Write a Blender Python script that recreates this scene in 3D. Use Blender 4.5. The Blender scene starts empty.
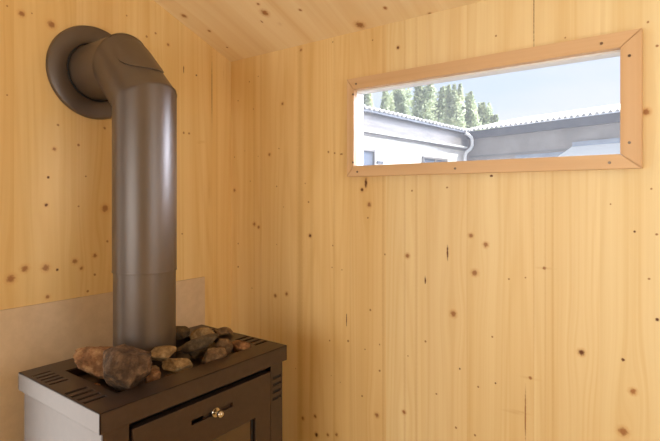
import bpy, bmesh, math, random
from mathutils import Vector, Matrix, noise
PI = math.pi
C = bpy.context.scene.collection
sc = bpy.context.scene

# ------------------------------------------------------------ camera
cam_d = bpy.data.cameras.new('camera'); cam = bpy.data.objects.new('camera', cam_d); C.objects.link(cam)
cam.location = (1.3289, -1.1943, 1.25)
cam.rotation_euler = (PI/2, 0, 0.6375)
cam_d.sensor_width = 36; cam_d.lens = 485.24/660*36
cam_d.shift_y = -(220.5-196.67)/660
cam_d.clip_start = 0.02; cam_d.clip_end = 400
sc.camera = cam
# ------------------------------------------------------------ exposure
sc.view_settings.view_transform = 'Standard'; sc.view_settings.look = 'None'
sc.view_settings.exposure = 0.0; sc.view_settings.gamma = 1.0; sc.view_settings.use_curve_mapping = False
sc.cycles.use_denoising = True
sc.cycles.max_bounces = 10; sc.cycles.diffuse_bounces = 6; sc.cycles.transparent_max_bounces = 16
sc.cycles.caustics_reflective = False; sc.cycles.caustics_refractive = False
# ------------------------------------------------------------ sky
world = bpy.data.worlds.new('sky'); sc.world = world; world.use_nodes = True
wn, wl = world.node_tree.nodes, world.node_tree.links
wn.clear()
wo = wn.new('ShaderNodeOutputWorld'); wb = wn.new('ShaderNodeBackground')
wt = wn.new('ShaderNodeTexCoord'); wns = wn.new('ShaderNodeTexNoise'); wr = wn.new('ShaderNodeValToRGB')
wmap = wn.new('ShaderNodeMapping'); wmap.inputs['Scale'].default_value = (1.2, 1.2, 5.0)
wns.inputs['Scale'].default_value = 1.6; wns.inputs['Detail'].default_value = 4
wr.color_ramp.elements[0].position = 0.38; wr.color_ramp.elements[0].color = (0.66, 0.78, 0.95, 1)
wr.color_ramp.elements[1].position = 0.66; wr.color_ramp.elements[1].color = (0.82, 0.86, 0.97, 1)
wl.new(wt.outputs['Generated'], wmap.inputs['Vector']); wl.new(wmap.outputs[0], wns.inputs['Vector'])
wl.new(wns.outputs['Fac'], wr.inputs['Fac'])
# added sky glow, out of view, aimed to give the flue its highlight
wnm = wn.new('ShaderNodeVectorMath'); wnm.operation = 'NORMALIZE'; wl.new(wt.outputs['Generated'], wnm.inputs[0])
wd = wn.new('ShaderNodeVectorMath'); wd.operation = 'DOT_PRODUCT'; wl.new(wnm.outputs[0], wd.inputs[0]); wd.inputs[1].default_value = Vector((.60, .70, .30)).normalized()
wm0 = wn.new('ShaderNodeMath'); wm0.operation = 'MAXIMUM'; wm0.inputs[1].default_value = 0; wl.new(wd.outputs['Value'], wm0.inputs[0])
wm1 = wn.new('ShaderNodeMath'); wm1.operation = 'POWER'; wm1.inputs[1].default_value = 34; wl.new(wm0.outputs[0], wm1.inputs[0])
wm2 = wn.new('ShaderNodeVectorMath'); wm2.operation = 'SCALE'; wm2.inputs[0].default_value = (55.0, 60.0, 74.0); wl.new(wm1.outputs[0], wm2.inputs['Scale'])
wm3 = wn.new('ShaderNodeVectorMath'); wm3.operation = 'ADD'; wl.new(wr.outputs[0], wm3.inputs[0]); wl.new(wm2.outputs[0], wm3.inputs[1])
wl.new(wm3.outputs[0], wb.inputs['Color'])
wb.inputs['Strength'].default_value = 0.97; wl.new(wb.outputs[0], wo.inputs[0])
# ------------------------------------------------------------ sun: high, from beyond the yard on the right
sun_d = bpy.data.lights.new('sun', 'SUN'); sun = bpy.data.objects.new('sun', sun_d); C.objects.link(sun)
sun_d.energy = 7.0; sun_d.angle = 0.01; sun_d.color = (1.0, 0.96, 0.9)
sun.rotation_euler = Vector((-0.62, -0.20, -0.76)).to_track_quat('-Z', 'Y').to_euler()
sun.location = (6, 2, 9)
# ------------------------------------------------------------ daylight through the glazed left door, plus added unseen rear and side fill
def area(name, loc, target, sx, sy, power, col):
    d = bpy.data.lights.new(name, 'AREA'); o = bpy.data.objects.new(name, d); C.objects.link(o)
    d.shape = 'RECTANGLE'; d.size = sx; d.size_y = sy; d.energy = power; d.color = col
    o.location = loc; o.rotation_euler = (Vector(target)-Vector(loc)).to_track_quat('-Z', 'Y').to_euler()
    return o
area('door_daylight', (-.09, -1.285, 1.05), (1, -1.285, 1.05), .94, 1.94, 25, (1.0, 0.95, 0.86))
area('rear_fill', (.70, -2.42, 1.17), (.70, 0, 1.17), 1.30, .78, 16.5, (1.0, 0.985, 0.95))
area('side_fill', (2.22, -.60, 1.42), (0, -.60, 1.42), .84, .9, 8.5, (0.98, 0.985, 1.0))

# ------------------------------------------------------------ helpers
def obj(name, bm, m, parent=None, smooth=None, loc=None):
    me = bpy.data.meshes.new(name); bmesh.ops.recalc_face_normals(bm, faces=bm.faces) if smooth != 'raw' else None
    bm.to_mesh(me); bm.free()
    o = bpy.data.objects.new(name, me); C.objects.link(o)
    for mm in (m if isinstance(m, (list, tuple)) else [m]): me.materials.append(mm)
    if parent: o.parent = parent
    if smooth is not None and smooth != 'raw':
        for p in me.polygons: p.use_smooth = True
        if smooth < 180: me.set_sharp_from_angle(angle=math.radians(smooth))
    if loc: o.location = loc
    return o
def tag(o, label, cat, group=None):
    o['label'] = label; o['category'] = cat
    if group: o['group'] = group
    return o
def empty(name, loc=(0, 0, 0)):
    o = bpy.data.objects.new(name, None); C.objects.link(o); o.location = loc; o.empty_display_size = .05
    return o
def struct(o):
    o['kind'] = 'structure'; return o
def box(bm, a, b, bev=0.0):
    x0, y0, z0 = [min(a[i], b[i]) for i in range(3)]; x1, y1, z1 = [max(a[i], b[i]) for i in range(3)]
    r = bmesh.ops.create_cube(bm, size=1.0)
    vs = r['verts']
    for v in vs:
        v.co = Vector((x0+(v.co.x+.5)*(x1-x0), y0+(v.co.y+.5)*(y1-y0), z0+(v.co.z+.5)*(z1-z0)))
    if bev:
        es = list({e for v in vs for e in v.link_edges})
        bmesh.ops.bevel(bm, geom=es, offset=bev, segments=2, affect='EDGES', profile=0.6)
def sheet(bm, u0, u1, v0, v1, holes, P, thick, N):
    """flat sheet with rectangular holes; P(u,v)->Vector, thickness along -N"""
    us = sorted({u0, u1, *[h[0] for h in holes], *[h[1] for h in holes]})
    vs = sorted({v0, v1, *[h[2] for h in holes], *[h[3] for h in holes]})
    N = Vector(N)
    cache = {}
    def V(i, j, k):
        if (i, j, k) not in cache: cache[(i, j, k)] = bm.verts.new(P(us[i], vs[j]) - N*thick*k)
        return cache[(i, j, k)]
    solid = set()
    for i in range(len(us)-1):
        for j in range(len(vs)-1):
            cu, cv = (us[i]+us[i+1])/2, (vs[j]+vs[j+1])/2
            if not any(h[0] < cu < h[1] and h[2] < cv < h[3] for h in holes): solid.add((i, j))
    for (i, j) in solid:
        bm.faces.new([V(i, j, 0), V(i+1, j, 0), V(i+1, j+1, 0), V(i, j+1, 0)])
        bm.faces.new([V(i, j, 1), V(i, j+1, 1), V(i+1, j+1, 1), V(i+1, j, 1)])
        for (di, dj, a, b) in ((-1, 0, (i, j), (i, j+1)), (1, 0, (i+1, j), (i+1, j+1)), (0, -1, (i, j), (i+1, j)), (0, 1, (i, j+1), (i+1, j+1))):
            if (i+di, j+dj) not in solid:
                bm.faces.new([V(*a, 0), V(*b, 0), V(*b, 1), V(*a, 1)])
def lathe(bm, prof, M, n=64, cap=True):
    """prof: list of (r, h) around +Z, then transformed by M"""
    rings = []
    for r, h in prof:
        if r < 1e-6: rings.append([bm.verts.new(M @ Vector((0, 0, h)))])
        else: rings.append([bm.verts.new(M @ Vector((r*math.cos(2*PI*k/n), r*math.sin(2*PI*k/n), h))) for k in range(n)])
    for a, b in zip(rings, rings[1:]):
        for k in range(n):
            k2 = (k+1) % n
            if len(a) == 1 and len(b) == 1: continue
            if len(a) == 1: bm.faces.new([a[0], b[k], b[k2]])
            elif len(b) == 1: bm.faces.new([a[k], a[k2], b[0]])
            else: bm.faces.new([a[k], a[k2], b[k2], b[k]])
def tube(bm, pts, r, n=12):
    pts = [Vector(p) for p in pts]; rings = []
    for i, p in enumerate(pts):
        t = (pts[min(i+1, len(pts)-1)]-pts[max(i-1, 0)]).normalized()
        u = t.orthogonal().normalized() if i == 0 else (u - t*u.dot(t)).normalized()
        w = t.cross(u)
        rings.append([bm.verts.new(p + (u*math.cos(2*PI*k/n)+w*math.sin(2*PI*k/n))*r) for k in range(n)])
    for a, b in zip(rings, rings[1:]):
        for k in range(n): bm.faces.new([a[k], a[(k+1) % n], b[(k+1) % n], b[k]])
    bm.faces.new(rings[0][::-1]); bm.faces.new(rings[-1])

# ------------------------------------------------------------ materials
def newmat(name):
    m = bpy.data.materials.new(name); m.use_nodes = True
    nt = m.node_tree; nt.nodes.clear()
    out = nt.nodes.new('ShaderNodeOutputMaterial'); b = nt.nodes.new('ShaderNodeBsdfPrincipled')
    nt.links.new(b.outputs[0], out.inputs[0])
    return m, nt, b, out
def speck(name, c1, c2, scale=20, rough=.6, metal=0.0, bump=0.0, detail=5, stretch=(1, 1, 1), spec=.5, lo=.35, hi=.65, c3=None):
    m, nt, b, out = newmat(name); N, L = nt.nodes, nt.links
    tc = N.new('ShaderNodeTexCoord'); mp = N.new('ShaderNodeMapping'); mp.inputs['Scale'].default_value = stretch
    L.new(tc.outputs['Object'], mp.inputs[0])
    ns = N.new('ShaderNodeTexNoise'); ns.inputs['Scale'].default_value = scale; ns.inputs['Detail'].default_value = detail
    ns.inputs['Roughness'].default_value = .65
    L.new(mp.outputs[0], ns.inputs['Vector'])
    r = N.new('ShaderNodeValToRGB'); r.color_ramp.elements[0].position = lo; r.color_ramp.elements[1].position = hi
    r.color_ramp.elements[0].color = (*c1, 1); r.color_ramp.elements[1].color = (*c2, 1)
    if c3:
        e = r.color_ramp.elements.new((lo+hi)/2); e.color = (*c3, 1)
    L.new(ns.outputs['Fac'], r.inputs[0]); L.new(r.outputs[0], b.inputs['Base Color'])
    b.inputs['Roughness'].default_value = rough; b.inputs['Metallic'].default_value = metal
    b.inputs['Specular IOR Level'].default_value = spec
    if bump:
        bp = N.new('ShaderNodeBump'); bp.inputs['Strength'].default_value = 1; bp.inputs['Distance'].default_value = bump
        L.new(ns.outputs['Fac'], bp.inputs['Height']); L.new(bp.outputs[0], b.inputs['Normal'])
    return m
def glass(name, tint=(1, 1, 1), veil=0.0):
    m, nt, b, out = newmat(name); N, L = nt.nodes, nt.links
    N.remove(b)
    t = N.new('ShaderNodeBsdfTransparent'); t.inputs[0].default_value = (*tint, 1)
    g = N.new('ShaderNodeBsdfGlossy'); g.inputs['Roughness'].default_value = .02
    f = N.new('ShaderNodeFresnel'); f.inputs[0].default_value = 1.3
    mx = N.new('ShaderNodeMixShader'); L.new(f.outputs[0], mx.inputs[0]); L.new(t.outputs[0], mx.inputs[1]); L.new(g.outputs[0], mx.inputs[2])
    df = N.new('ShaderNodeBsdfTranslucent'); df.inputs[0].default_value = (.95, .96, 1, 1); m2 = N.new('ShaderNodeMixShader'); m2.inputs[0].default_value = veil
    L.new(mx.outputs[0], m2.inputs[1]); L.new(df.outputs[0], m2.inputs[2])
    L.new(m2.outputs[0], out.inputs[0]); return m

LIGHT = (0.85, 0.700, 0.400); DARK = (0.73, 0.528, 0.240)
def wood(name, ia, ib, knots, seed, tint=(1, 1, 1), light=LIGHT, dark=DARK, grain=1.0):
    """pine board: grain runs along axis ib; knots = (a, b, ra, rb, kind) in metres on the board"""
    m, nt, bs, out = newmat(name); N, L = nt.nodes, nt.links
    def math_(op, a, b=None, c=None, clamp=False):
        n = N.new('ShaderNodeMath'); n.operation = op; n.use_clamp = clamp
        for i, v in enumerate((a, b, c)):
            if v is None: continue
            if isinstance(v, (int, float)): n.inputs[i].default_value = v
            else: L.new(v, n.inputs[i])
        return n.outputs[0]
    tc = N.new('ShaderNodeTexCoord'); sp = N.new('ShaderNodeSeparateXYZ'); L.new(tc.outputs['Object'], sp.inputs[0])
    A, B = sp.outputs[ia], sp.outputs[ib]
    wob = N.new('ShaderNodeTexNoise'); wob.inputs['Scale'].default_value = 160; wob.inputs['Detail'].default_value = 1
    L.new(tc.outputs['Object'], wob.inputs['Vector'])
    wv = math_('MULTIPLY_ADD', wob.outputs['Fac'], .9, -.45)
    Adef = A; mask = None; halo = None; mask1 = None; smask = None
    for (ka, kb, ra, rb, kind) in knots:
        da = math_('SUBTRACT', A, ka); db = math_('SUBTRACT', B, kb)
        ra *= .86; rb *= .86
        qa = math_('MULTIPLY', da, 1/ra); qb = math_('MULTIPLY', db, 1/rb)
        d = math_('SQRT', math_('MULTIPLY_ADD', qa, qa, math_('MULTIPLY', qb, qb)))
        d = math_('ADD', d, wv)
        mr = N.new('ShaderNodeMapRange'); mr.interpolation_type = 'SMOOTHSTEP'
        mr.inputs['From Min'].default_value = 1.25 if kind >= 0 else 1.6; mr.inputs['From Max'].default_value = .45 if kind >= 0 else 0
        mr.inputs['To Min'].default_value = 0; mr.inputs['To Max'].default_value = {1: 1.0, 0: .90, -1: .26, -2: .45}[kind]
        L.new(d, mr.inputs['Value'])
        if kind < 0: smask = mr.outputs[0] if smask is None else math_('MAXIMUM', smask, mr.outputs[0])
        elif kind == 0: mask = mr.outputs[0] if mask is None else math_('MAXIMUM', mask, mr.outputs[0])
        else: mask1 = mr.outputs[0] if mask1 is None else math_('MAXIMUM', mask1, mr.outputs[0])
        if kind >= 0 and ra > .0043 and rb < .03:
            h = N.new('ShaderNodeMapRange'); h.interpolation_type = 'SMOOTHSTEP'
            h.inputs['From Min'].default_value = 2.2; h.inputs['From Max'].default_value = .8
            h.inputs['To Min'].default_value = 0; h.inputs['To Max'].default_value = .5
            L.new(d, h.inputs['Value']); halo = h.outputs[0] if halo is None else math_('MAXIMUM', halo, h.outputs[0])
            e = math_('MULTIPLY_ADD', math_('MULTIPLY', qa, qa), .06, math_('MULTIPLY', math_('MULTIPLY', qb, qb), .006))
            w = math_('EXPONENT', math_('MULTIPLY', e, -1))
            Adef = math_('SUBTRACT', Adef, math_('MULTIPLY', math_('MULTIPLY', da, w), .75))
    def field(sa, sb, detail, rgh=.55, off=0.0):
        c = N.new('ShaderNodeCombineXYZ'); L.new(math_('MULTIPLY', Adef, sa), c.inputs[0]); L.new(math_('MULTIPLY', B, sb), c.inputs[1])
        c.inputs[2].default_value = seed*3.7+off
        n = N.new('ShaderNodeTexNoise'); n.inputs['Scale'].default_value = 1; n.inputs['Detail'].default_value = detail
        n.inputs['Roughness'].default_value = rgh; L.new(c.outputs[0], n.inputs['Vector']); return n.outputs['Fac']
    broad = field(14, .45, 2); ph = field(8, .30, 1, .5, 11.0); fine = field(150, 1.2, 4, .65, 5.0)
    ring = math_('SINE', math_('MULTIPLY', ph, 95.0))
    ring = math_('POWER', math_('MULTIPLY_ADD', ring, .5, .5), 2.2)
    t = math_('MULTIPLY_ADD', broad, 1.8, -.58)
    t = math_('MULTIPLY_ADD', ring, .22*grain, t)
    t = math_('MULTIPLY_ADD', fine, .85*grain, math_('SUBTRACT', t, .40*grain), clamp=False)
    t = math_('MAXIMUM', math_('MINIMUM', t, 1.3), -.15)
    def mix(f, a, b, clampf=True):
        n = N.new('ShaderNodeMix'); n.data_type = 'RGBA'; n.clamp_factor = clampf
        L.new(f, n.inputs[0]) if not isinstance(f, float) else setattr(n.inputs[0], 'default_value', f)
        for i, v in ((6, a), (7, b)):
            if isinstance(v, tuple): n.inputs[i].default_value = (*v, 1)
            else: L.new(v, n.inputs[i])
        return n.outputs[2]
    lt = tuple(light[i]*tint[i] for i in range(3)); dk = tuple(dark[i]*tint[i] for i in range(3))
    col = mix(t, lt, dk, False)
    if smask is not None: col = mix(smask, col, (0.55, 0.31, 0.10))
    if halo is not None: col = mix(halo, col, (0.62, 0.34, 0.12))
    if mask is not None: col = mix(mask, col, (0.34, 0.15, 0.05))
    if mask1 is not None: col = mix(mask1, col, (0.13, 0.045, 0.012))
    L.new(col, bs.inputs['Base Color'])
    bs.inputs['Roughness'].default_value = .48; bs.inputs['Specular IOR Level'].default_value = .3
    bp = N.new('ShaderNodeBump'); bp.inputs['Distance'].default_value = .0004; bp.inputs['Strength'].default_value = .6
    L.new(math_('MULTIPLY', t, -1), bp.inputs['Height']); L.new(bp.outputs[0], bs.inputs['Normal'])
    return m

M_steel = speck('painted_steel', (.055, .034, .024), (.064, .040, .029), 60, .36, .5, .00003, 3, spec=.6)
M_pipe = speck('pipe_enamel', (.090, .063, .043), (.103, .072, .050), 14, .38, .22, .00003, 4, (1, 1, .25), spec=.9)
M_dark = speck('cavity_black', (.008, .007, .006), (.012, .010, .009), 40, .8)
M_side = speck('side_steel', (.38, .35, .295), (.42, .385, .325), 30, .38, .3, .00003, 3)
M_chrome = speck('knob_metal', (.50, .43, .33), (.58, .50, .39), 80, .2, 1.0)
M_board = speck('mineral_board', (.58, .435, .285), (.64, .485, .32), 35, .8, 0, .0003, 6)
M_white = speck('plain_white', (.86, .86, .84), (.90, .90, .88), 30, .5)
M_glass = glass('clear_glass'); M_veiled = glass('veiled_glass', veil=.035)  # second glass carries a pale film that imitates outdoor haze
m, nt, b, out = newmat('stove_glass'); b.inputs['Base Color'].default_value = (.06, .03, .012, 1); b.inputs['Roughness'].default_value = .08  # brown base stands in for the warm reflection of wood
b.inputs['Specular IOR Level'].default_value = .8; M_sglass = m
RIGHT_KNOTS = [
(-0.004,0.89,0.0038,0.0038,0), (-0.004,1.224,0.0038,0.0038,0), (-0.004,1.393,0.003,0.003,0),
(0.018,1.273,0.0067,0.0067,0), (0.018,1.392,0.003,0.003,0), (0.037,1.0,0.0045,0.0045,0),
(0.037,1.083,0.0037,0.0037,0), (0.037,1.592,0.003,0.003,0), (0.071,1.411,0.0022,0.0022,0),
(0.094,1.651,0.0029,0.0029,0), (0.098,1.304,0.0029,0.0029,0), (0.107,0.932,0.0029,0.0029,0),
(0.114,1.554,0.0029,0.0029,0), (0.118,1.155,0.0072,0.0072,0), (0.137,1.389,0.0022,0.0022,0),
(0.137,1.664,0.0029,0.0029,0), (0.139,1.145,0.0065,0.0065,0), (0.19,1.392,0.0056,0.0056,0),
(0.217,0.919,0.007,0.007,0), (0.223,1.091,0.0021,0.0021,0), (0.223,1.284,0.0035,0.0035,0),
(0.233,1.41,0.0028,0.0028,0), (0.249,1.557,0.0055,0.0055,0), (0.254,1.216,0.0021,0.0021,0),
(0.267,0.931,0.0069,0.0069,0), (0.306,0.694,0.002,0.002,0), (0.328,1.72,0.0054,0.0054,0),
(0.336,0.542,0.0067,0.0067,0), (0.346,1.292,0.0027,0.0027,0), (0.36,1.233,0.004,0.004,0),
(0.366,1.127,0.0066,0.0066,1), (0.386,0.562,0.0059,0.0059,0), (0.392,0.505,0.0072,0.0072,1),
(0.436,0.518,0.0052,0.0052,0), (0.438,1.387,0.0045,0.0045,0), (0.443,0.809,0.0032,0.0032,0),
(0.449,0.703,0.0019,0.0019,0), (0.452,1.034,0.0026,0.0026,0), (0.455,1.101,0.0032,0.0032,0),
(0.455,1.722,0.0032,0.0032,0), (0.462,1.382,0.0038,0.0038,0), (0.469,0.528,0.0057,0.0057,0),
(0.483,0.69,0.0019,0.0019,0), (0.485,1.378,0.0038,0.0038,0), (0.489,1.03,0.0025,0.0025,0),
(0.489,1.378,0.0035,0.0035,0), (0.5,1.728,0.0003,0.0003,0), (0.506,0.882,0.0021,0.0241,1),
(0.512,0.82,0.0044,0.0044,0), (0.561,0.668,0.0037,0.0037,0), (0.561,1.27,0.006,0.0067,1),
(0.571,0.806,0.0031,0.0031,0), (0.574,1.29,0.0053,0.0167,1), (0.581,1.189,0.0036,0.0036,0),
(0.585,1.227,0.0073,0.0073,0), (0.589,0.923,0.0042,0.0042,0), (0.597,1.7,0.003,0.003,0),
(0.611,0.625,0.0072,0.0072,0), (0.62,0.754,0.0042,0.0042,0), (0.62,0.829,0.003,0.003,0),
(0.637,1.087,0.0035,0.0035,0), (0.679,1.664,0.0051,0.0051,1), (0.68,1.664,0.0035,0.0035,1),
(0.698,0.657,0.0058,0.0058,0), (0.708,1.088,0.0069,0.0069,0), (0.71,0.814,0.0023,0.0023,0),
(0.722,1.266,0.0034,0.0034,0), (0.761,1.027,0.0022,0.0123,1), (0.762,0.863,0.0039,0.0039,0),
(0.762,1.025,0.0022,0.0092,1), (0.793,0.73,0.0033,0.0033,0), (0.823,1.274,0.0033,0.0033,0),
(0.824,1.104,0.003,0.0239,1), (0.84,0.948,0.0087,0.0087,0), (0.847,0.657,0.0038,0.0038,0),
(0.857,0.81,0.0032,0.0032,1), (0.884,1.324,0.0026,0.0026,0), (0.886,1.152,0.0063,0.0063,0),
(0.896,1.059,0.0084,0.0084,0), (0.897,0.652,0.0037,0.0037,0), (0.905,0.775,0.0031,0.0031,0),
(0.924,1.131,0.0067,0.0067,0), (0.937,1.301,0.0037,0.0037,1), (0.939,1.301,0.0031,0.0031,1),
(0.94,0.906,0.0031,0.0031,0), (0.948,0.794,0.0026,0.0026,1), (0.949,1.643,0.0034,0.0034,0),
(0.98,1.052,0.003,0.003,0), (0.99,0.734,0.0275,0.0036,-1), (0.992,0.735,0.022,0.0027,-1),
(1.006,0.739,0.0273,0.0033,-1), (1.018,0.735,0.0022,0.076,0), (1.018,1.059,0.0025,0.0025,0),
(1.028,0.824,0.0243,0.0035,-1), (1.029,0.825,0.0049,0.0049,0), (1.033,1.266,0.0022,0.0942,-1),
(1.059,1.085,0.0239,0.0032,-1), (1.06,1.085,0.0048,0.0048,0), (1.104,1.608,0.0026,0.0026,0),
(1.137,0.905,0.0074,0.0074,1), (1.193,1.234,0.0022,0.0022,0), (1.216,0.753,0.0098,0.0098,0),
(1.216,0.905,0.0044,0.0044,1), (1.234,0.842,0.007,0.007,0), (1.237,1.177,0.0031,0.0031,1),
(1.257,1.425,0.0076,0.0076,0), (1.26,1.61,0.0031,0.0031,0), (1.262,1.081,0.003,0.003,0),
(1.266,1.266,0.0026,0.0026,0), (1.275,1.173,0.003,0.003,0), (1.276,0.999,0.0043,0.0043,1),
(1.276,1.558,0.0035,0.0035,0)]
LEFT_KNOTS = [
(-0.715,1.496,0.003,0.003,0), (-0.715,1.712,0.003,0.003,0), (-0.707,1.05,0.0112,0.0112,0),
(-0.683,1.703,0.0083,0.0083,0), (-0.676,1.071,0.0093,0.0093,0), (-0.66,1.711,0.0026,0.0026,0),
(-0.627,1.067,0.0103,0.0103,0), (-0.626,1.229,0.0052,0.0052,1), (-0.623,0.992,0.0059,0.0059,0),
(-0.621,1.3,0.0044,0.0044,1), (-0.613,1.696,0.0108,0.0108,0), (-0.606,1.374,0.0044,0.0044,0),
(-0.606,1.374,0.0052,0.0052,0), (-0.599,1.059,0.0045,0.0045,1), (-0.597,1.438,0.0044,0.0044,0),
(-0.554,1.076,0.0077,0.0077,0), (-0.544,1.224,0.0031,0.0031,0), (-0.544,1.39,0.0047,0.0047,0),
(-0.543,1.389,0.0034,0.0034,0), (-0.536,1.055,0.0055,0.0055,0), (-0.524,1.306,0.0031,0.0031,0),
(-0.519,0.99,0.0047,0.0047,0), (-0.499,1.033,0.0048,0.0048,0), (-0.499,1.086,0.0064,0.0064,0),
(-0.471,1.444,0.0047,0.0047,0), (-0.47,1.217,0.0114,0.0114,0), (-0.463,1.123,0.0049,0.0049,0),
(-0.404,1.782,0.0031,0.0031,0), (-0.339,1.738,0.0045,0.0045,0), (-0.308,1.756,0.0045,0.0045,0),
(-0.263,1.732,0.0053,0.0053,0), (-0.21,1.129,0.0037,0.0037,0), (-0.204,1.459,0.0048,0.0048,0),
(-0.204,1.667,0.0023,0.015,1), (-0.183,1.459,0.0048,0.0048,0), (-0.153,1.657,0.0042,0.0042,1),
(-0.142,1.431,0.0116,0.0039,-1), (-0.13,1.436,0.0195,0.0051,-1), (-0.1,1.266,0.0063,0.0475,-1),
(-0.098,0.808,0.0071,0.0396,-1), (-0.035,1.686,0.0029,0.0286,-1)]
CEIL_KNOTS = [
(0.039,-0.232,0.0095,0.0095,0), (0.055,-0.067,0.0049,0.0049,0), (0.063,-0.151,0.0059,0.0059,0),
(0.318,-0.154,0.0124,0.0124,0), (0.325,-0.189,0.0052,0.0052,0), (0.33,-0.101,0.0091,0.0091,-1),
(0.433,-0.128,0.0052,0.0052,0), (0.567,-0.021,0.0138,0.0138,0), (0.671,-0.057,0.0058,0.0058,0),
(0.775,0.001,0.0064,0.0064,0)]

# ============================================================ room shell
def ceil_z(y): return 1.736 + .3801*(-y)
W, D = 2.15, 2.35
# left wall (flue side): boards with sloping tops
yj = [0.0, -.0869, -.2027, -.3273, -.431, -.55, -.70, -.84, -1.0, -1.18, -1.36, -1.55, -1.75, -1.95, -2.15, -D]
mats = []; bm = bmesh.new(); rnd = random.Random(5)
tl = [(.98, .90, .77), (.96, .88, .76), (.94, .86, .73), (.96, .88, .76), (.92, .82, .69), (.89, .78, .62), (.87, .75, .58)]  # board tones, with the wall's dimmer, warmer light put into them
for i, (a, b_) in enumerate(zip(yj, yj[1:])):
    ks = [k for k in LEFT_KNOTS if b_-.03 < k[0] < a+.03]
    if i == 0: ks = ks + [(-.0869, 1.60, .0011, .16, 1), (-.0869, 1.0, .0018, 1.2, -2), (-.066, 1.2, .004, .9, -1)]
    if i == 1: ks = ks + [(-.0875, 1.62, .0011, .12, 1)]
    if i == 4: ks = ks + [(-.431, 1.5, .0012, .5, -1)]
    mats.append(wood('pine_board_left', 1, 2, ks, 20+i, tl[i % 7]))
    f = []
    def slab(ya, yb, zf0, zf1):      # zf0, zf1 give the lower and upper edge at a height along y
        vs = [bm.verts.new((0, y, z(y))) for (y, z) in ((ya, zf0), (yb, zf0), (yb, zf1), (ya, zf1))]
        bk = [bm.verts.new((-.06, v.co.y, v.co.z)) for v in vs]
        return [bm.faces.new(vs), bm.faces.new(bk[::-1])] + [bm.faces.new([vs[k], vs[(k+1) % 4], bk[(k+1) % 4], bk[k]]) for k in range(4)]
    cuts = [a] + [c for c in (-.795, -1.775) if b_ < c < a] + [b_]
    for ya, yb in zip(cuts, cuts[1:]):
        if -1.775 < (ya+yb)/2 < -.795: f += slab(ya, yb, lambda y: 2.04, ceil_z)
        else: f += slab(ya, yb, lambda y: 0, ceil_z)
    for q in f: q.material_index = i
struct(obj('wall_left', bm, mats))

# right wall (window side)
OX0, OX1, OZ0, OZ1 = .5325, 1.222, 1.332, 1.572
TH = .034
xj = [-.06, .117, .312, .518, .641, .7635, .876, 1.037, 1.173, 1.29, 1.46, 1.63, 1.80, 1.97, W+.06]
mats = []; bm = bmesh.new()
tr = [(1.0, .92, .80), (1.02, .95, .86), (1.0, .92, .80), (1.0, .94, .86), (1.04, 1.05, 1.08), (1.03, 1.04, 1.09), (1.02, 1.03, 1.06), (1.0, 1.01, 1.04), (.98, .995, 1.02), (1, 1, 1.02), (1, 1, 1), (1, 1, 1), (1, 1, 1), (1, 1, 1)]  # board tones, with the brighter light below the window put in
for i, (a, b_) in enumerate(zip(xj, xj[1:])):
    ks = [k for k in RIGHT_KNOTS if a-.03 < k[0] < b_+.03]
    if a < .33 < b_ or b_ == .312: ks = ks + [(.325, 1.0, .015, 2.2, -2)]
    if a == .518 or b_ == .518: ks = ks + [(.5185, 1.0, .002, .8, -1)]
    if a == .518 or a == .641: ks = ks + [(.633, 1.0, .006, 2.4, -1), (.631, .9, .003, 1.2, -2)]
    if i == 4: ks = ks + [(.70, 1.0, .004, 1.4, -1), (.735, .9, .005, 1.4, -1)]
    if i == 1: ks = ks + [(.150, 1.0, .005, 1.4, -1)]
    if i == 2: ks = ks + [(.372, 1.0, .008, 1.3, -1), (.46, .9, .005, 1.3, -1)]
    if a == 1.037 or b_ == 1.037: ks = ks + [(1.037, 1.70, .0012, .16, 1), (1.037, 1.1, .0022, .5, -1)]
    if a == .117 or b_ == .117: ks = ks + [(.117, 1.4, .004, .7, -1)]
    if a == .876 or b_ == .876: ks = ks + [(.876, 1.0, .0015, .6, -1)]
    if a == 1.037: ks = ks + [(1.062, 1.05, .0022, .4, -1), (1.078, 1.0, .0022, .5, -1)]
    mats.append(wood('pine_board_right', 0, 2, ks, 50+i, tr[i]))
    hz = [(max(a, OX0), min(b_, OX1), OZ0, OZ1)] if a < OX1 and b_ > OX0 else []
    n0 = len(bm.faces)
    sheet(bm, a, b_, 0, 1.736, hz, lambda u, v: Vector((u, 0, v)), TH, (0, -1, 0))
    bm.faces.ensure_lookup_table()
    for q in list(bm.faces)[n0:]: q.material_index = i
bmesh.ops.remove_doubles(bm, verts=bm.verts, dist=1e-5)
struct(obj('wall_right', bm, mats))

# sloping ceiling
xc = [-.06, .16, .36, .54, .72, .92, 1.12, 1.32, 1.52, 1.72, 1.92, W+.06]
mats = []; bm = bmesh.new()
for i, (a, b_) in enumerate(zip(xc, xc[1:])):
    ks = [k for k in CEIL_KNOTS if a-.03 < k[0] < b_+.03]
    if i in (1, 4): ks = ks + [(rnd.uniform(a+.02, b_-.02), rnd.uniform(-.35, -.05), .0035, .007, 0)]
    mats.append(wood('pine_board_ceiling', 0, 1, ks, 80+i, (1.06, 1.07, 1.22), grain=.5))  # light lacking on the ceiling is put into a lighter tint
    pts = [(a, .034), (b_, .034), (b_, -D-.06), (a, -D-.06)]
    lo = [bm.verts.new((x, y, ceil_z(y))) for x, y in pts]; hi = [bm.verts.new((x, y, ceil_z(y)+.06)) for x, y in pts]
    for q in [bm.faces.new(lo), bm.faces.new(hi)] + [bm.faces.new([lo[k], lo[(k+1) % 4], hi[(k+1) % 4], hi[k]]) for k in range(4)]: q.material_index = i
struct(obj('ceiling', bm, mats))

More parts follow.
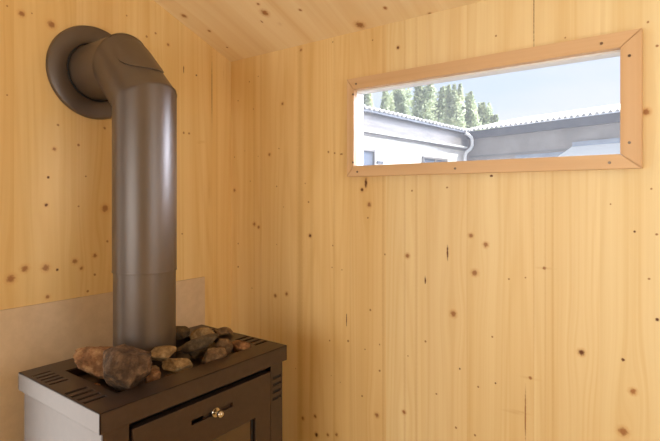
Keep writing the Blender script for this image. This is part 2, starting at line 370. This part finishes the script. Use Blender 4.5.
M_wplain = wood('pine_board_plain', 0, 2, [], 3)
M_wplainy = wood('pine_board_side', 1, 2, [], 4)
M_floor = wood('floor_boards', 0, 1, [], 9, (1, 1, 1))
bm = bmesh.new(); box(bm, (-.06, TH, -.06), (W+.06, -D-.06, 0)); struct(obj('floor', bm, M_floor))
bm = bmesh.new()
sheet(bm, -D, 0, 0, 1.736, [(-1.04, -.16, .95, 1.70)], lambda u, v: Vector((W, u, v)), .06, (-1, 0, 0))
q = [(-D, 1.736), (0, 1.736), (-D, ceil_z(-D))]
for x0_, x1_ in ((W, W+.06),):
    f0 = [bm.verts.new((x0_, *v)) for v in q]; f1 = [bm.verts.new((x1_, *v)) for v in q]
    bm.faces.new(f0); bm.faces.new(f1[::-1])
    for k in range(3): bm.faces.new([f0[k], f0[(k+1) % 3], f1[(k+1) % 3], f1[k]])
struct(obj('wall_side', bm, M_wplainy))
bm = bmesh.new()
sheet(bm, -.06, W+.06, 0, ceil_z(-D), [(.05, 1.35, .77, 1.57)], lambda u, v: Vector((u, -D, v)), .06, (0, 1, 0))
struct(obj('wall_rear', bm, M_wplain))
# glazed door in the left wall; unseen rear and side windows added as fill
dr = struct(empty('door_1', (-.03, -1.285, 0)))
bm = bmesh.new(); sheet(bm, -.488, .488, .002, 2.037, [(-.45, .45, .07, 1.97)], lambda u, v: Vector((.02, u, v)), .04, (1, 0, 0))
obj('door_frame', bm, M_wplainy, dr)
bm = bmesh.new(); box(bm, (-.003, -.45, .07), (.003, .45, 1.97)); obj('door_glass', bm, M_glass, dr)
w3 = struct(empty('fill_window_rear', (.70, -D-.03, 1.17)))
bm = bmesh.new(); sheet(bm, -.649, .649, -.399, .399, [(-.61, .61, -.36, .36)], lambda u, v: Vector((u, .02, v)), .04, (0, 1, 0))
obj('window_frame', bm, M_wplain, w3)
bm = bmesh.new(); box(bm, (-.61, -.003, -.36), (.61, .003, .36)); obj('glass_pane', bm, M_glass, w3)
w2 = struct(empty('fill_window_side', (W+.03, -.60, 1.325)))
bm = bmesh.new(); sheet(bm, -.439, .439, -.374, .374, [(-.40, .40, -.34, .34)], lambda u, v: Vector((-.02, u, v)), .04, (-1, 0, 0))
obj('window_frame', bm, M_wplainy, w2)
bm = bmesh.new(); box(bm, (-.003, -.40, -.34), (.003, .40, .34)); obj('glass_pane', bm, M_glass, w2)

# ============================================================ window
win = struct(empty('window_1', (0, 0, 0)))
M_trim = wood('trim_wood_level', 2, 0, [], 31, light=(.72, .51, .30), dark=(.62, .40, .21))
M_trimv = wood('trim_wood_upright', 0, 2, [], 33, light=(.72, .51, .30), dark=(.62, .40, .21))
TX0, TX1, TZ0, TZ1, tw = .519, 1.251, 1.3085, 1.595, .028
iX0, iX1, iZ0, iZ1 = .5430, 1.2125, 1.3395, 1.5620
g = .0004
for nm, quad, mt in (('trim_board', [(TX0+g, TZ1), (TX1-g, TZ1), (iX1-g, iZ1), (iX0+g, iZ1)], M_trim),
                     ('trim_board', [(TX0+g, TZ0), (TX1-g, TZ0), (iX1-g, iZ0), (iX0+g, iZ0)], M_trim),
                     ('trim_board', [(TX0, TZ0+g), (iX0, iZ0+g), (iX0, iZ1-g), (TX0, TZ1-g)], M_trimv),
                     ('trim_board', [(TX1, TZ0+g), (iX1, iZ0+g), (iX1, iZ1-g), (TX1, TZ1-g)], M_trimv)):
    bm = bmesh.new()
    fr = [bm.verts.new((x, -.018, z)) for x, z in quad]; bk = [bm.verts.new((x, -.0002, z)) for x, z in quad]
    bm.faces.new(fr); bm.faces.new(bk)
    for k in range(4): bm.faces.new([fr[k], fr[(k+1) % 4], bk[(k+1) % 4], bk[k]])
    bmesh.ops.bevel(bm, geom=[e for e in bm.edges if all(v.co.y < -.01 for v in e.verts)], offset=.0012, segments=2, affect='EDGES')
    obj(nm, bm, mt, win)
# white lining of the opening and glass
bm = bmesh.new()
sheet(bm, OX0, OX1, OZ0, OZ1, [(OX0+.007, OX1-.006, OZ0+.006, OZ1-.014)], lambda u, v: Vector((u, 0, v)), TH+.006, (0, -1, 0))
obj('white_lining', bm, M_white, win)
bm = bmesh.new(); box(bm, (OX0+.0065, TH-.002, OZ0+.0055), (OX1-.0055, TH+.004, OZ1-.0135)); obj('glass_pane', bm, M_veiled, win)
M_screw = speck('screw_steel', (.16, .12, .09), (.24, .18, .13), 200, .35, .8)
def scr(x, z):
    bm = bmesh.new()
    lathe(bm, [(0, .0006), (.0012, .0006), (.0014, .0014), (.0027, .0014), (.0030, .0006), (.0030, -.001)], Matrix.Translation((x, -.0180, z)) @ Matrix.Rotation(PI/2, 4, 'X'), 16)
    obj('screw', bm, M_screw, win, 40)
for x, z in ((.5515, 1.5775), (.541, 1.548), (.541, 1.350), (.556, 1.322), (1.178, 1.577), (1.229, 1.542), (1.229, 1.362), (1.193, 1.322), (.852, 1.3215)): scr(x, z)

# ============================================================ heat shield behind the stove
bm = bmesh.new(); box(bm, (.0005, -.1222, .12), (.0065, -.785, .978), .0012)
tag(obj('heat_shield_board', bm, M_board), 'beige mineral board fixed to the left wall behind the stove', 'wall panel')

# ============================================================ flue pipe
FX, FY, FZ, R = .2443, -.5004, 1.5925, .0752
flue = tag(empty('flue_pipe', (FX, FY, .852)), 'thick grey-brown flue pipe rising from the stove and bending into the left wall', 'stove pipe')
def fl(name, bm, m, smooth=35):
    bmesh.ops.translate(bm, verts=bm.verts, vec=(-FX, -FY, -.852))
    return obj(name, bm, m, flue, smooth)
T0 = Matrix.Translation((FX, FY, 0))
bm = bmesh.new()
lathe(bm, [(.070, .8664), (.0730, .8664), (.0730, 1.08), (.070, 1.08), (.070, .8664)], T0, 96); fl('lower_pipe', bm, M_pipe)
# mitred pieces: centre line vertical -> 45 degrees -> level into the wall
z1, dd = 1.488, .1045
def mitre(bm, ptsaxis, planes, r, nseg=96, lip=None):
    """ruled pipe between consecutive mitre planes (point, normal), axis along ptsaxis"""
    rings = []
    for (p, nrm), ax in zip(planes, ptsaxis):
        ring = []
        ax = Vector(ax).normalized(); nrm = Vector(nrm); p = Vector(p)
        side = Vector((0, 1, 0)); up = ax.cross(side).normalized()
        for k in range(nseg):
            off = (side*math.cos(2*PI*k/nseg) + up*math.sin(2*PI*k/nseg))*r
            t = -off.dot(nrm)/ax.dot(nrm)
            ring.append(bm.verts.new(p+off+ax*t))
        rings.append(ring)
    for a, b_ in zip(rings, rings[1:]):
        for k in range(nseg): bm.faces.new([a[k], a[(k+1) % nseg], b_[(k+1) % nseg], b_[k]])
n1 = Vector((-math.sin(PI/8), 0, math.cos(PI/8))); n2 = Vector((-math.cos(PI/8), 0, math.sin(PI/8)))
up, dg, lv = (0, 0, 1), (-1, 0, 1), (-1, 0, 0)
P1 = Vector((FX, FY, z1)); P2 = Vector((FX-dd, FY, FZ))
bm = bmesh.new()
lathe(bm, [(R-.004, 1.0670), (R+.0002, 1.0670), (R+.0008, 1.0690), (R+.0002, 1.0715)], T0, 96)
mitre(bm, [up, up], [((FX, FY, 1.0715), (0, 0, 1)), (P1-Vector((0, 0, .0012)), n1)], R)
bmesh.ops.remove_doubles(bm, verts=bm.verts, dist=1e-5); fl('upper_pipe', bm, M_pipe)
bm = bmesh.new(); u = Vector(dg).normalized()
mitre(bm, [dg, dg], [(P1+u*.0008, n1), (P2-u*.0008, n2)], R); elb = fl('elbow_segment', bm, M_pipe)
# raised seams where the pieces are crimped together
for P, n_, ax in ((P1, n1, up), (P2, n2, lv)):
    bm = bmesh.new()
    mitre(bm, [ax]*4, [(P-n_*.0022, n_), (P-n_*.001, n_), (P+n_*.001, n_), (P+n_*.0022, n_)], R+.0006)
    fl('seam', bm, M_pipe)
bm = bmesh.new()
mitre(bm, [lv, lv], [(P2+Vector(lv)*.0012, n2), ((.001, FY, FZ), (-1, 0, 0))], R); fl('wall_stub', bm, M_pipe)
# oval cleaning cover on the outer side of the bend
bm = bmesh.new()
Pm = (P1+P2)/2; upv = Vector((1, 0, 1)).normalized(); sd = Vector((0, 1, 0))
def cov(th, s, r): return Pm + u*(s+.014) + (sd*math.sin(th)+upv*math.cos(th))*r
NR, NA = 8, 48; prev = None; c0 = bm.verts.new(cov(0, 0, R+.0038)); rings = []
for i in range(1, NR+2):
    rr = min(i, NR)/NR; hh = R+.0038 if i <= NR-1 else (R+.0032 if i == NR else R-.001)
    rings.append([bm.verts.new(cov(.86*rr*math.cos(2*PI*k/NA), .062*rr*math.sin(2*PI*k/NA), hh)) for k in range(NA)])
for k in range(NA): bm.faces.new([c0, rings[0][k], rings[0][(k+1) % NA]])
for a, b_ in zip(rings, rings[1:]):
    for k in range(NA): bm.faces.new([a[k], a[(k+1) % NA], b_[(k+1) % NA], b_[k]])
fl('cleaning_cover', bm, M_pipe)
# round wall plate
MR = Matrix.Translation((0, FY, FZ)) @ Matrix.Rotation(PI/2, 4, 'Y')
bm = bmesh.new()
lathe(bm, [(.0785, .001), (.0785, .011), (.082, .0125), (.120, .0125), (.1255, .0105), (.1275, .006), (.1275, .001)], MR, 128)
fl('wall_plate', bm, M_pipe, 40)
bm = bmesh.new(); lathe(bm, [(.0765, .002), (.0765, .016), (.0790, .016), (.0800, .0125), (.0800, .002)], MR, 96); fl('inner_collar', bm, M_dark)

# ============================================================ stove
SX0, SX1, SY0, SY1, SZ = .150, .492, -.7477, -.2514, .866
st = tag(empty('wood_stove', ((SX0+SX1)/2, (SY0+SY1)/2, 0)), 'boxy brown steel wood stove in the corner with stones on its top', 'stove')
def sv(name, bm, m, parent=st, smooth=None):
    if parent is st: bmesh.ops.translate(bm, verts=bm.verts, vec=-st.location)
    else: bmesh.ops.translate(bm, verts=bm.verts, vec=-st.location-parent.location)
    return obj(name, bm, m, parent, smooth)
TRAY = (.222, .430, -.681, -.318)
holes = [TRAY]
for y0, y1 in ((-.742, -.699), (-.300, -.257)):
    for k in range(4): holes.append((.348+k*.0235, .3575+k*.0235, y0, y1))
    for k in range(5): holes.append((.196+k*.0195, .2035+k*.0195, y0+.003, y1-.003))
# the pipe passes through the rear of the tray rim
bm = bmesh.new()
sheet(bm, SX0, SX1, SY0, SY1, holes, lambda a, b_: Vector((a, b_, SZ)), .003, (0, 0, 1))
# folded skirt
for a, b_ in (((SX1-.003, SY0, SZ-.0386), (SX1, SY1, SZ)), ((SX0, SY0, SZ-.0386), (SX0+.003, SY1, SZ)), ((SX0, SY0, SZ-.0386), (SX1, SY0+.003, SZ)), ((SX0, SY1-.003, SZ-.0386), (SX1, SY1, SZ))): box(bm, a, b_)
tp = sv('top_plate', bm, M_steel)
bv = tp.modifiers.new('edge', 'BEVEL'); bv.width = .0012; bv.segments = 2; bv.limit_method = 'ANGLE'
bm = bmesh.new()   # sunken tray
x0, x1, y0, y1 = TRAY
box(bm, (x0-.002, y0-.002, .843), (x1+.002, y1+.002, .846))
for a, b_ in (((x0-.002, y0-.002, .846), (x0, y1+.002, .8628)), ((x1, y0-.002, .846), (x1+.002, y1+.002, .8628)), ((x0, y0-.002, .846), (x1, y0, .8628)), ((x0, y1, .846), (x1, y1+.002, .8628))): box(bm, a, b_)
lathe(bm, [(0, .8655), (.0728, .8655), (.0728, .846)], Matrix.Translation((FX, FY, 0)), 48)
sv('stone_tray', bm, M_steel)
BX0, BX1, BY0, BY1 = SX0+.008, SX1-.008, SY0+.009, SY1-.009
bm = bmesh.new(); box(bm, (BX0+.004, BY0+.004, .06), (BX1-.03, BY1-.004, .835)); sv('inner_body', bm, M_dark)
bm = bmesh.new(); box(bm, (BX0, BY0, .05), (BX1-.001, BY0+.003, .834)); sv('side_panel', bm, M_steel)
bm = bmesh.new(); box(bm, (BX0, BY1-.003, .05), (BX1-.001, BY1, .834)); sv('side_panel', bm, M_steel)
bm = bmesh.new(); box(bm, (BX0+.02, BY0+.02, 0), (BX1-.02, BY1-.02, .05)); sv('plinth', bm, M_steel)
DY0, DY1, DZ0, DZ1 = -.6815, -.3085, .27, .8125
vh = [(y0, y1, z-.0038, z+.0038) for z in (.7905, .7730, .7555, .7380) for (y0, y1) in ((-.2965, -.2655), (-.7340, -.7030))]
bm = bmesh.new()
sheet(bm, BY0, BY1, .05, .834, [(DY0-.0055, DY1+.0055, DZ0-.006, DZ1+.011)]+vh, lambda a, b_: Vector((BX1, a, b_)), .003, (1, 0, 0))
sv('front_panel', bm, M_steel)
for y0, y1 in ((DY1+.013, BY1-.005), (BY0+.005, DY0-.013)):
    bm = bmesh.new(); box(bm, (BX1-.009, y0, .10), (BX1-.0035, y1, .83)); sv('slot_shade', bm, M_dark)  # black strip added behind the slots in place of shade
GY0, GY1, GZ0, GZ1 = DY0+.053, DY1-.053, .33, .717
bm = bmesh.new()
slot = (-.5480, -.4340, .7690, .7790)
sheet(bm, DY0, DY1, DZ0, DZ1, [(GY0, GY1, GZ0, GZ1), slot], lambda a, b_: Vector((.4885, a, b_)), .006, (1, 0, 0))
for a, b_ in (((.470, DY0, DZ0), (.4830, DY0+.004, DZ1)), ((.470, DY1-.004, DZ0), (.4830, DY1, DZ1)), ((.470, DY0, DZ1-.004), (.4830, DY1, DZ1))): box(bm, a, b_)
door = sv('stove_door', bm, M_steel)
bv = door.modifiers.new('edge', 'BEVEL'); bv.width = .001; bv.segments = 2; bv.limit_method = 'ANGLE'
bm = bmesh.new(); box(bm, (.474, GY0-.004, GZ0-.004), (.4785, GY1+.004, GZ1+.004)); sv('door_glass', bm, M_sglass, door)
bm = bmesh.new()
sheet(bm, GY0, GY1, GZ0, GZ1, [(GY0+.006, GY1-.006, GZ0+.006, GZ1-.006)], lambda a, b_: Vector((.4800, a, b_)), .0012, (1, 0, 0))
sv('glass_gasket', bm, M_dark, door)
bm = bmesh.new(); box(bm, (.4790, -.512, .7670), (.4822, -.430, .7810)); sv('air_slider', bm, M_steel, door)
MK = Matrix.Translation((.4822, -.4845, .7745)) @ Matrix.Rotation(PI/2, 4, 'Y')
bm = bmesh.new()
lathe(bm, [(0, 0), (.0035, 0), (.0035, .0066), (.0100, .0066), (.0108, .0080), (.0100, .0098), (.0040, .0104), (.0034, .0150)], MK, 32)
lathe(bm, [(.0034, .0150)] + [(.0082*math.sin(t), .0222-.0082*math.cos(t)) for t in [PI*(.14+.86*i/14) for i in range(15)]], MK, 32)
bmesh.ops.remove_doubles(bm, verts=bm.verts, dist=1e-5)
sv('slider_knob', bm, M_chrome, door, 40)

# ============================================================ stones
def rockmat(name, a, b_, c): return speck(name, a, b_, 48, .9, 0, .004, 9, spec=.25, c3=c, lo=.3, hi=.7)
RM = dict(rust=rockmat('rusty_stone', (.08, .036, .014), (.44, .26, .12), (.22, .105, .045)),
          dark=rockmat('dark_stone', (.035, .020, .011), (.20, .115, .058), (.085, .048, .025)),
          tan=rockmat('tan_stone', (.14, .085, .038), (.50, .36, .19), (.29, .19, .09)),
          brown=rockmat('brown_stone', (.07, .040, .018), (.30, .19, .09), (.16, .092, .044)),
          grey=rockmat('grey_stone', (.05, .035, .020), (.20, .14, .08), (.11, .075, .042)))
def stone(loc, size, rz, seed, kind, label, tilt=(0, 0), rough=.05, cuts=12):
    rn = random.Random(seed); bm = bmesh.new(); bmesh.ops.create_icosphere(bm, subdivisions=5, radius=1)
    pl = []
    for _ in range(cuts):
        n = Vector((rn.gauss(0, 1), rn.gauss(0, 1), rn.gauss(0, 1))).normalized(); pl.append((n, rn.uniform(.60, .88)))
    for v in bm.verts:
        for n, d in pl:
            t = v.co.dot(n)
            if t > d: v.co -= n*(t-d)*.86
    off = Vector((seed*3.1, seed*1.7, 0))
    for v in bm.verts:
        k = noise.noise(v.co*1.7+off)*rough*1.6 + noise.noise(v.co*5+off)*rough*.7 + noise.noise(v.co*12+off)*rough*.55 + noise.noise(v.co*27+off)*rough*.3
        v.co *= 1+k
    mn = [min(v.co[i] for v in bm.verts) for i in range(3)]; mx = [max(v.co[i] for v in bm.verts) for i in range(3)]
    for v in bm.verts:
        v.co = Vector([((v.co[i]-mn[i])/(mx[i]-mn[i])-.5)*size[i] for i in range(3)])
    bmesh.ops.rotate(bm, verts=bm.verts, cent=(0, 0, 0), matrix=Matrix.Rotation(tilt[0], 3, 'X') @ Matrix.Rotation(tilt[1], 3, 'Y'))
    bmesh.ops.rotate(bm, verts=bm.verts, cent=(0, 0, 0), matrix=Matrix.Rotation(rz, 3, 'Z'))
    z = min(v.co.z for v in bm.verts); bmesh.ops.translate(bm, verts=bm.verts, vec=(0, 0, -z))
    o = obj('stone', bm, RM[kind], None, 38, loc)
    return tag(o, label, 'stone', 'stones on the stove top')
E1 = .6375   # stones lie roughly across the line of sight
Z0 = .8462
STONES = [
 ((.288, -.628, Z0), (.128, .072, .074), E1, 3, 'rust', 'large flat rust-brown stone at the left end of the stove top', (0, .12)),
 ((.402, -.645, Z0), (.110, .080, .100), E1, 8, 'dark', 'biggest dark brown stone, rough and rounded, at the front left of the stove top', (0, 0)),
 ((.330, -.670, Z0), (.016, .014, .014), E1, 11, 'rust', 'tiny orange stone chip wedged in front of the flat rust-brown stone', (0, 0)),
]
STONES = STONES[:3] + [
 ((.358, -.556, Z0), (.034, .028, .024), E1, 21, 'brown', 'small brown stone low in front of the flue pipe, right behind the biggest stone', (0, 0)),
 ((.404, -.584, Z0), (.032, .030, .034), E1, 24, 'rust', 'small orange-brown stone at the front rim, touching the right side of the biggest stone', (0, 0)),
 ((.386, -.512, Z0), (.072, .042, .034), E1-.1, 27, 'tan', 'tan wedge stone lying near the front rim, directly below the pale pointed stone', (0, .1)),
 ((.419, -.549, Z0), (.030, .016, .016), E1, 30, 'brown', 'thin flat brown stone chip on the front rim of the tray', (0, 0)),
 ((.350, -.528, Z0+.024), (.074, .040, .036), E1+.12, 14, 'tan', 'pale pointed stone leaning at the foot of the flue pipe, on top of smaller stones', (0, -.28)),
 ((.318, -.575, Z0), (.028, .024, .044), E1, 33, 'grey', 'small grey stone squeezed between the biggest stone and the flue pipe', (0, 0)),
 ((.224, -.386, .8662), (.058, .052, .034), E1, 36, 'grey', 'grey-green stone just right of the flue pipe at the back of the stove top', (0, 0)),
 ((.272, -.344, Z0), (.068, .054, .052), E1, 39, 'tan', 'light tan rounded stone at the back, right of the flue pipe', (0, 0)),
 ((.292, -.290, .8662), (.052, .040, .024), E1, 42, 'brown', 'low brown stone at the far back corner of the tray', (0, .1)),
 ((.338, -.420, Z0), (.056, .044, .044), E1, 45, 'grey', 'grey-brown stone under the long dark slab, touching the flue pipe', (0, .1)),
 ((.360, -.430, Z0+.020), (.108, .040, .034), E1+.12, 48, 'grey', 'long dark slab stone lying slanted across the middle of the stones', (0, -.34)),
 ((.386, -.371, Z0), (.044, .040, .048), E1, 51, 'brown', 'upright brown rounded stone beside the right end of the long dark slab', (0, 0)),
 ((.412, -.424, Z0), (.060, .034, .040), E1+.1, 54, 'brown', 'grey-brown humped stone at the front rim below the long dark slab', (0, -.25)),
 ((.404, -.330, Z0), (.056, .036, .032), E1-.15, 57, 'rust', 'reddish-brown stone furthest to the right on the stove top', (0, .2)),
 ((.325, -.370, Z0), (.042, .040, .030), E1, 60, 'grey', 'small grey stone lying in the gap behind the upright brown rounded stone', (0, 0)),
]
for s in STONES:
    big = s[1][0] > .09 and s[1][2] > .05
    stone(s[0], s[1], s[2], s[3], s[4], s[5], s[6], .085 if big else .06, 18 if big else 12)

# ============================================================ the yard outside
M_ground = speck('yard_concrete', (.50, .49, .47), (.62, .61, .58), 1.2, .9)
bm = bmesh.new(); box(bm, (-60, .15, -.45), (60, 90, -.25)); struct(obj('ground', bm, M_ground))
M_whitewall = speck('white_render', (.80, .78, .74), (.90, .89, .86), 2.5, .9, 0, .01, 6)
M_greyboard = speck('weathered_board', (.16, .15, .145), (.23, .22, .21), 3, .85, 0, .004, 5, (.3, .3, 4))
M_greywall = speck('grey_render', (.24, .22, .20), (.32, .295, .27), 1.5, .9, 0, .004, 6)
M_gutter = speck('dark_gutter', (.045, .05, .06), (.07, .075, .085), 3, .6)
M_roof = speck('pale_fibre_cement', (.70, .69, .67), (.86, .85, .83), 4, .85, 0, .002, 5)
M_pale = speck('pale_metal', (.74, .75, .76), (.84, .85, .86), 3, .5)
M_winglass = speck('window_dark_glass', (.10, .12, .16), (.14, .17, .22), 1, .1, 0, 0, 2)
M_blue = speck('blue_grey_sheet', (.24, .28, .34), (.32, .36, .42), 2, .6)
PA = Vector((-4.617, 8.09, 0)); PB = Vector((-4.171, 13.40, 0)); PC = Vector((.007, 12.14, 0))
def frame_mat(p, q):
    d = (q-p).normalized(); n = Vector((d.y, -d.x, 0))   # n points to the yard
    M = Matrix((( d.x, n.x, 0, p.x), (d.y, n.y, 0, p.y), (0, 0, 1, 0), (0, 0, 0, 1))); return M, (q-p).length
def lbox(bm, M, a, b_, bev=0):
    k = len(bm.verts); box(bm, a, b_, bev); bm.verts.ensure_lookup_table()
    for v in list(bm.verts)[k:]: v.co = M @ v.co
def corrugated(M, s0, s1, z0, run, slope, over, pitch, amp, thick=.012):
    bm = bmesh.new(); n = int((s1-s0)/pitch*8); rows = []
    for r in (-over, run*.5, run):
        top = []; bot = []
        for i in range(n+1):
            s = s0+(s1-s0)*i/n; h = z0+(r+over)*slope+amp*math.sin(2*PI*s/pitch)
            top.append(bm.verts.new(M @ Vector((s, -r, h+thick)))); bot.append(bm.verts.new(M @ Vector((s, -r, h))))
        rows.append((top, bot))
    for (t0, b0), (t1, b1) in zip(rows, rows[1:]):
        for i in range(n): bm.faces.new([t0[i], t0[i+1], t1[i+1], t1[i]]); bm.faces.new([b0[i], b1[i], b1[i+1], b0[i+1]])
    for t, b_ in (rows[0], rows[-1]):
        for i in range(n): bm.faces.new([t[i], b_[i], b_[i+1], t[i+1]])
    return bm
MA, LA = frame_mat(PA, PB); MC, LC = frame_mat(PB, PC)
shed = tag(empty('shed', tuple(PA+Vector((0, 0, -.25)))), 'white-walled outbuilding on the left of the yard, seen through the window', 'shed')
def ex(name, bm, m, par, smooth=None):
    o = par.location if par.parent is None else par.parent.location
    bmesh.ops.translate(bm, verts=bm.verts, vec=-Vector(o)); return obj(name, bm, m, par, smooth)
s0, s1 = -2.6, LA
bm = bmesh.new(); lbox(bm, MA, (s0, -2.0, -.25), (s1, -.06, 2.66)); ex('wall', bm, M_whitewall, shed)
bm = bmesh.new(); lbox(bm, MA, (s0, -.10, 2.66), (s1, 0, 3.20)); ex('fascia', bm, M_greyboard, shed)
bm = bmesh.new(); lbox(bm, MA, (s0, 0, 2.725), (s1-.25, .10, 2.765)); ex('ledge', bm, M_pale, shed)
bm = bmesh.new(); lbox(bm, MA, (s0, -.02, 3.17), (s1-.1, .12, 3.235)); ex('gutter', bm, M_gutter, shed)
ex('roof', corrugated(MA, s0, s1+.35, 3.25, 2.4, .06, .16, .19, .032), M_roof, shed, 60)
for a, b_, z0_, z1_ in ((-.75, .49, 1.0, 2.35), (2.66, 4.02, 1.0, 2.34)):
    bm = bmesh.new(); 
    lbox(bm, MA, (a, -.06, z0_), (b_, -.045, z1_)); w = ex('window', bm, M_winglass, shed)
    bm = bmesh.new()
    for q, r in (((a, -.06, z0_), (a+.05, .0, z1_)), ((b_-.05, -.06, z0_), (b_, .0, z1_)), ((a, -.06, z1_-.05), (b_, .0, z1_)), ((a, -.06, z0_), (b_, .0, z0_+.05)), (((a+b_)/2-.025, -.06, z0_), ((a+b_)/2+.025, .0, z1_))): lbox(bm, MA, q, r)
    o = obj('window_frame', bm, M_greyboard, w); 
    for v in o.data.vertices: v.co -= Vector(shed.location)
bm = bmesh.new(); lbox(bm, MA, (.60, -.06, 2.03), (.86, -.03, 2.10)); ex('vent', bm, M_gutter, shed)
bm = bmesh.new()
pp = [(LA-.40, .10, 3.17), (LA-.34, .16, 3.13), (LA-.24, .22, 3.05), (LA-.22, .24, 2.95), (LA-.22, .24, 2.80), (LA-.24, .20, 2.70), (LA-.34, .10, 2.58), (LA-.36, .08, 2.48), (LA-.36, .08, -.2)]
tube(bm, [MA @ Vector(p) for p in pp], .05, 12); ex('downpipe', bm, M_pale, shed, 60)
shed2 = tag(empty('shed', tuple(PC+Vector((0, 0, -.25)))), 'grey-walled outbuilding with a pale wavy roof across the yard, right half of the window view', 'shed')
t1 = LC+5.5
bm = bmesh.new(); lbox(bm, MC, (-.3, -2.2, -.25), (t1, -.05, 3.12)); ex('wall', bm, M_greywall, shed2)
bm = bmesh.new(); lbox(bm, MC, (0.05, -.05, 3.02), (t1, .10, 3.24)); ex('gutter', bm, M_gutter, shed2)
bm = bmesh.new(); lbox(bm, MC, (.05, -.05, 2.45), (t1, -.02, 2.50)); ex('ledge', bm, M_greyboard, shed2)
ex('roof', corrugated(MC, -.1, t1, 3.27, 2.6, .22, .18, .155, .034), M_roof, shed2, 60)
bm = bmesh.new(); lbox(bm, MC, (1.6, -.05, 1.2), (3.0, -.03, 2.42)); w = ex('window', bm, M_blue, shed2)
# lean-to with a white roof
leanto = tag(empty('lean_to_roof', tuple(PC + Vector((0, -.6, -.25)))), 'small white sloping canopy roof against the grey outbuilding wall', 'canopy')
bm = bmesh.new()
a0 = 2.95; rf = [(a0+.3, .02, 2.51), (t1-.5, .02, 2.51), (t1-.5, 1.0, 1.92), (a0, 1.0, 1.92)]
lo = [bm.verts.new(MC @ Vector(p)) for p in rf]; hi = [bm.verts.new(MC @ (Vector(p)+Vector((0, 0, .03)))) for p in rf]
bm.faces.new(lo); bm.faces.new(hi)
for k in range(4): bm.faces.new([lo[k], lo[(k+1) % 4], hi[(k+1) % 4], hi[k]])
ex('roof_sheet', bm, M_white, leanto)
bm = bmesh.new(); lbox(bm, MC, (a0+.3, .0, 2.52), (t1-.5, .05, 2.64)); ex('flashing', bm, M_blue, leanto)
for s in (a0+.1, t1-.6):
    bm = bmesh.new(); lbox(bm, MC, (s, .93, -.25), (s+.06, .99, 1.90)); ex('post', bm, M_pale, leanto)

# poplars behind the left outbuilding
M_bark = speck('bark', (.16, .12, .08), (.26, .20, .14), 6, .9)
m, nt, b, out = newmat('poplar_leaves'); N, L = nt.nodes, nt.links
oi = N.new('ShaderNodeTexCoord'); ns = N.new('ShaderNodeTexNoise'); ns.inputs['Scale'].default_value = .9; L.new(oi.outputs['Object'], ns.inputs[0])
r = N.new('ShaderNodeValToRGB'); r.color_ramp.elements[0].color = (.38, .43, .27, 1); r.color_ramp.elements[1].color = (.64, .68, .44, 1)
r.color_ramp.elements[0].position = .35; r.color_ramp.elements[1].position = .65
L.new(ns.outputs['Fac'], r.inputs[0]); L.new(r.outputs[0], b.inputs['Base Color']); b.inputs['Roughness'].default_value = .7
tr_ = N.new('ShaderNodeBsdfTranslucent'); L.new(r.outputs[0], tr_.inputs[0]); mx = N.new('ShaderNodeMixShader'); mx.inputs[0].default_value = .45
L.new(b.outputs[0], mx.inputs[1]); L.new(tr_.outputs[0], mx.inputs[2]); L.new(mx.outputs[0], out.inputs[0]); M_leaf = m
def poplar(px_deg, dist, h, rad, seed, label):
    rn = random.Random(seed); x = 1.3289+dist*math.sin(px_deg); y = -1.1943+dist*math.cos(px_deg)
    t = tag(empty('poplar_tree', (x, y, -.25)), label, 'tree', 'poplars behind the outbuildings')
    bm = bmesh.new(); lathe(bm, [(0, 0), (.28, 0), (.2, h*.3), (.06, h*.9), (0, h*.92)], Matrix.Identity(4), 10); obj('trunk', bm, M_bark, t, 60)
    bm = bmesh.new()
    lobes = [(rn.uniform(0, 2*PI), rn.uniform(.15, .95), rn.uniform(.10, .5)*rad) for _ in range(26)]
    for _ in range(8000):
        a, hh, o_ = rn.choice(lobes)
        f = min(1, max(0, rn.gauss(hh, .07)));  env = rad*math.sin(PI*min(1, (f*.88+.12)))**.55*(1.05-.45*f)
        th = rn.uniform(0, 2*PI); rr = env*rn.uniform(.2, .75)
        p = Vector((math.cos(a)*o_+rr*math.cos(th), math.sin(a)*o_+rr*math.sin(th), h*(.08+.92*f)))
        n = Vector((rn.gauss(0, 1), rn.gauss(0, 1), rn.gauss(0, 1))).normalized(); u_ = n.orthogonal().normalized(); w_ = n.cross(u_); s = rn.uniform(.10, .22)
        bm.faces.new([bm.verts.new(p+q) for q in (u_*s, w_*s*.7, -u_*s, -w_*s*.7)])
    obj('foliage', bm, M_leaf, t, 'raw')
def ang(px): return math.atan((px-330)/485.24)-.6375
TREES = [(368, 89, 9, 'poplar at the left edge of the window view, its crown cut by the frame'),
 (387, 88, 6, 'slender poplar second from the left, between two sky gaps'),
 (401, 83, 9, 'broad tall poplar third from the left behind the white-walled shed'),
 (425, 80, 11, 'tallest and widest poplar, middle of the row behind the shed'),
 (442, 88, 8, 'poplar directly right of the tallest one, a little lower'),
 (455, 86, 8, 'poplar with a rounded top left of the roof corner'),
 (470, 94, 10, 'poplar standing right above the corner where the two roofs meet'),
 (484, 104, 8, 'shorter poplar near the right end of the row'),
 (494, 116, 4, 'smallest poplar at the right end of the row, just above the pale roof')]
for i, (px, ty, hw, lab) in enumerate(TREES):
    d = 42+(i*7 % 5)*3.6+(i % 2)*1.5; a = ang(px); dep = d*math.cos(a+.6375)
    poplar(a, d, (196.67-ty)*dep/485.24+1.5, hw*dep/485.24*1.8, 100+i, lab)
